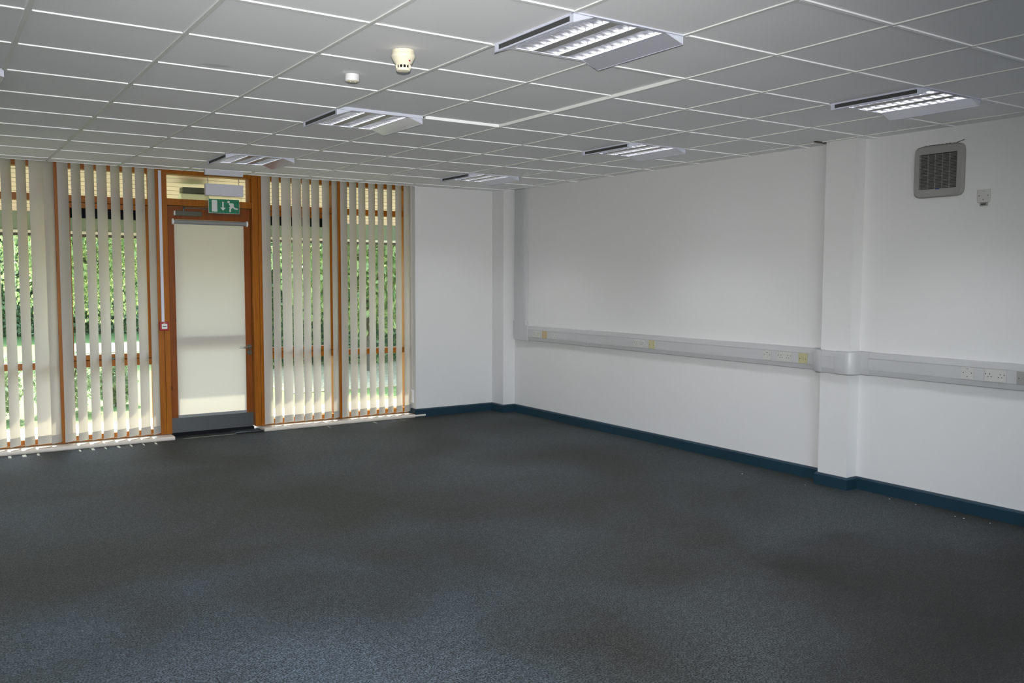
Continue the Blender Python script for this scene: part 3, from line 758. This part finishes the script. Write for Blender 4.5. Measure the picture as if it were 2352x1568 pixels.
MB().box(-.036, -.0338, -.018, .010, -.129, -.1225).build('badge', M['blue'], t)
gp_ = MB()
for k in range(22):   # torn dark gap in the plaster over the fan
    y0 = .13 - k * .0135; a = .002 + .003 * abs(math.sin(k * 1.7)) + (.0015 if k < 15 else 0)
    zc = .1815 + max(0, k - 17) * .003
    gp_.box(-.0025, -.0005, y0 - .0136, y0, zc, zc + a)
gp_.build('plaster_gap', M['hole'], t)
q = (XW, -.829, 2.166)
t = thing('wall_switch', 'small white isolator switch plate beside the extractor fan', 'switch', q)
MB().box(-.011, 0, -.043, .043, -.043, .043).build('switch_plate', M['plate'], t, bevel=.002)
hm = MB()
for y, z in ((-.029, .001), (.030, .001), (.001, -.026)): hm.box(-.0122, -.0108, y - .0028, y + .0028, z - .0028, z + .0028)
hm.box(-.0118, -.0108, -.008, .008, .031, .0325).build('screw_hole', M['hole'], t)
MB().box(-.014, 0, -.026, .022, -.068, -.0435).build('cord_outlet', M['fan'], t, bevel=.002)
MB().box(-.0155, -.0138, -.018, .014, -.060, -.052).build('outlet_slot', M['hole'], t)

# ------------------------------------------------------------------ small flecks of litter on the carpet by the right skirting
FL = [(4.71, 0.36, .004), (4.86, -.27, .006), (4.87, -.47, .006), (4.80, -.80, .008), (4.80, -.86, .006), (4.83, -1.02, .006), (4.60, .90, .006)]
for k, (x, y, s_) in enumerate(FL):
    o = MB().prism([(-s_, -.002), (s_ * .3, -.003), (s_, .001), (0, .003)], 'z', 0, .0025).build('paint_fleck', M['white']); o.location = (x, y, 0); o.rotation_euler = (0, 0, k * 1.3)
    tag(o, 'tiny white fleck of litter on the carpet by the right skirting', 'litter', group='flecks on the carpet')

# ------------------------------------------------------------------ outside: canopy, paving, planting
t = thing('canopy', 'cream boarded canopy soffit outside over the windows', 'canopy', (0, 5.33, 2.74), kind='structure')
bd = MB(); nb = 13; ya, za, yb_, zb_ = 5.33, 2.735, 6.60, 2.30
for k in range(nb):
    u0, u1 = (k + .05) / nb, (k + .95) / nb
    P = lambda u, dz: (ya + (yb_ - ya) * u, za + (zb_ - za) * u + dz)
    bd.prism([P(u0, 0), P(u1, 0), P(u1, .015), P(u0, .015)], 'x', -7, 12)
L((0, 5.33, 2.74), bd).build('soffit_boards', M['soffit'], t)
L((0, 5.33, 2.74), MB().prism([(5.33, 2.75), (6.62, 2.315), (6.62, 2.36), (5.33, 2.95)], 'x', -7, 12)).build('canopy_roof', M['groove'], t)
L((0, 5.33, 2.74), MB().box(-7, 12, 6.60, 6.66, 2.104, 2.36)).build('canopy_beam', M['fascia'], t)
L((0, 5.33, 2.74), MB().box(-7, 12, 6.59, 6.67, 2.076, 2.104)).build('canopy_edge', M['gutter'], t)
L((0, 5.33, 2.74), MB().box(-7, 12, 6.61, 6.66, 2.045, 2.076)).build('drip_edge', M['brown'], t)
tag(MB().box(-14, 16, 5.36, 6.95, -.12, -.05).build('patio', M['patio']), 'sunlit pale paving just outside the windows', 'paving', kind='structure')
tag(MB().box(-14, 18, 6.95, 26, -.12, -.055).build('lawn', M['grass']), 'sunlit green lawn beyond the paving', 'lawn', kind='structure')
mbv = MB().box(3.4, 9, 8.2, 12.5, -.06, -.04)
tag(mbv.build('mulch_bed', M['mulch']), 'straw coloured planting bed seen through the right window', 'ground', kind='structure')

q = (1.44, 5.66, 2.485)
t = thing('floodlight', 'pale outdoor floodlight with dark top outside over the door', 'outdoor light', q)
MB().prism([(-.115, -.105), (.10, -.115), (.06, -.01), (.02, .005), (-.05, .0)], 'x', -.145, .15).build('lamp_case', M['case'], t, bevel=.012)
MB().box(-.125, .14, -.06, .08, .000, .066).build('lamp_bracket', M['closer'], t, bevel=.012)

rng = np.random.default_rng(7)
def leaves(pos, size, mname, parent, name='foliage', mat_key='leafA', droop=0.2):
    n = len(pos)
    s_ = size * rng.uniform(.6, 1.3, n)[:, None]
    az = rng.uniform(0, 2 * np.pi, n); el = rng.uniform(-1.2, 0.6, n) - droop
    d = np.stack([np.cos(az) * np.cos(el), np.sin(az) * np.cos(el), np.sin(el)], 1)
    r = rng.normal(size=(n, 3)); sd = np.cross(d, r); sd /= np.linalg.norm(sd, axis=1)[:, None]
    v = np.stack([pos, pos + d * s_ * .5 + sd * s_ * .33, pos + d * s_ * 1.15, pos + d * s_ * .5 - sd * s_ * .33], 1).reshape(-1, 3)
    f = np.arange(4 * n).reshape(-1, 4)
    me = bpy.data.meshes.new(name); me.from_pydata(v.tolist(), [], f.tolist()); me.materials.append(M[mat_key])
    o = bpy.data.objects.new(name, me); C.objects.link(o); o.parent = parent
    return o
def blob(n, c, rad, shell=.55):
    d = rng.normal(size=(n, 3)); d /= np.linalg.norm(d, axis=1)[:, None]
    r = (shell + (1 - shell) * rng.uniform(0, 1, n) ** .6)[:, None]
    return np.array(c) + d * r * np.array(rad)
def shrub(x, y, hgt, wd, label, key='leafC', n=2600, size=.055):
    t = thing('shrub', label, 'shrub', (x, y, -.06), group='shrubs outside the windows')
    st = MB()
    for k in range(7):
        a = k * .9; st.cyl((0.02 * math.cos(a), .02 * math.sin(a), 0), (wd * .3 * math.cos(a), wd * .3 * math.sin(a), hgt * .75), .012, 6, .004)
    st.build('stem', M['bark'], t)
    leaves(blob(n, (0, 0, hgt * .52), (wd * .5, wd * .42, hgt * .5), .35), size, '', t, mat_key=key)
shrub(-1.2, 7.9, 1.0, .76, 'leafy shrub on the lawn edge out of view on the left')
shrub(-.38, 7.75, .80, .74, 'low speckled shrub seen at the bottom of the leftmost window')
shrub(.42, 8.0, .80, .74, 'low speckled shrub seen between slats beside the left mullion')
shrub(1.08, 8.35, .62, .50, 'smaller low shrub seen at the bottom of the window left of the door')
def hedge(x0, x1, y, hgt, dep, label, key, n, size, base=0.0):
    t = thing('hedge', label, 'hedge', ((x0 + x1) / 2, y, -.06), group='hedges beyond the lawn')
    ln = x1 - x0
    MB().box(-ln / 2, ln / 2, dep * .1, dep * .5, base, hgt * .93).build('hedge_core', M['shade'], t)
    u = rng.uniform(-ln / 2, ln / 2, n); z = base + (hgt - base) * rng.uniform(0, 1, n)
    yy = -dep * .35 * rng.uniform(0, 1, n) + .22 * np.sin(u * 2.3) * np.cos(z * 2.1) + .12 * np.sin(u * 6 + z * 5)
    leaves(np.stack([u, yy, z], 1), size, '', t, mat_key=key)
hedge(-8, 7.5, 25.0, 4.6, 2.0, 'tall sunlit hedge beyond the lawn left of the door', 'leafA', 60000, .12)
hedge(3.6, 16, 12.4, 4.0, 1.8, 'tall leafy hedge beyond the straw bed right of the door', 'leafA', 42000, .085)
def tree(x, y, label, n, size, c, rad, key='leafB'):
    t = thing('tree', label, 'tree', (x, y, -.06))
    MB().cyl((0, 0, 0), (.05, .05, 2.3), .07, 10, .05).cyl((.05, .05, 1.7), (-.6, -.3, 2.7), .035, 8, .015).cyl((.05, .05, 1.9), (.7, -.2, 2.9), .035, 8, .015).build('trunk', M['bark'], t)
    leaves(blob(n, c, rad, .2), size, '', t, mat_key=key, droop=.6)
tree(5.6, 10.5, 'broad leaved tree hanging over the straw bed at right', 6500, .13, (-.1, -.2, 2.1), (1.7, .9, 1.35))
tree(2.1, 16.8, 'bright leaved tree behind the lawn seen beside the door', 14000, .09, (0, 0, 2.6), (2.2, 1.0, 1.9))
tag(MB().box(1.7, 4.2, 17.2, 20.5, -.06, -.045).build('garden_path', M['path']), 'pinkish path crossing the lawn far behind the window', 'path', kind='structure')

# ------------------------------------------------------------------ lighting
sun = bpy.data.lights.new('sun', 'SUN'); sun.energy = 14.0; sun.angle = R(.6); sun.color = (1.0, .95, .86)
so = bpy.data.objects.new('sun', sun); C.objects.link(so); so.location = (2, 14, 12)
so.rotation_euler = Vector((-.04, -1, -1.16)).to_track_quat('-Z', 'Y').to_euler()
wd = bpy.data.worlds.new('World'); S.world = wd; wd.use_nodes = True; nt = wd.node_tree
sky = nt.nodes.new('ShaderNodeTexSky'); sky.sky_type = 'NISHITA'; sky.sun_disc = False; sky.sun_elevation = R(49); sky.sun_rotation = R(0)
nt.links.new(sky.outputs[0], nt.nodes['Background'].inputs[0]); nt.nodes['Background'].inputs[1].default_value = 1.3

# added area lamp for extra daylight, outside the added window band behind the viewer
ar = bpy.data.lights.new('back_fill_light', 'AREA'); ar.shape = 'RECTANGLE'; ar.size = 5.7; ar.size_y = 1.5; ar.energy = 118; ar.color = (.92, .96, 1.0)
ao = bpy.data.objects.new('back_fill_light', ar); C.objects.link(ao); ao.location = ((BW[0] + BW[1]) / 2, Y0 - .16, (BW[2] + BW[3]) / 2)
ao.rotation_euler = Vector((.0, 1, .0)).to_track_quat('-Z', 'Z').to_euler()

# camera flash (the photograph was taken with one: see the glints on the trunking)
CAM = Vector((-0.99428, -4.03928, 1.59868))
Mr = [[0.831433, -0.555617, 0.00289], [0.036526, 0.059847, 0.997539], [0.554422, 0.829282, -0.070053]]
fwd = Vector(Mr[2])
fl_ = bpy.data.lights.new('camera_flash', 'SPOT'); fl_.energy = 1130; fl_.spot_size = R(90); fl_.spot_blend = 1.0; fl_.shadow_soft_size = .02; fl_.color = (1.0, .985, .97)
fo = bpy.data.objects.new('camera_flash', fl_); C.objects.link(fo); fo.location = CAM + Vector((0, 0, .10)) - fwd * .0
fo.rotation_euler = (fwd + Vector((-.10, .02, -.13))).to_track_quat('-Z', 'Y').to_euler()

cam = bpy.data.cameras.new('camera'); co = bpy.data.objects.new('camera', cam); C.objects.link(co)
cam.sensor_width = 36; cam.lens = 2030.54 * 36 / 2352; cam.clip_start = .05; cam.clip_end = 200
m4 = Matrix(((Mr[0][0], Mr[1][0], -Mr[2][0], CAM.x), (Mr[0][1], Mr[1][1], -Mr[2][1], CAM.y), (Mr[0][2], Mr[1][2], -Mr[2][2], CAM.z), (0, 0, 0, 1)))
co.matrix_world = m4
S.camera = co
S.view_settings.view_transform = 'Standard'; S.view_settings.look = 'None'; S.view_settings.exposure = 0.0; S.view_settings.gamma = 1.0
S.view_settings.use_curve_mapping = False
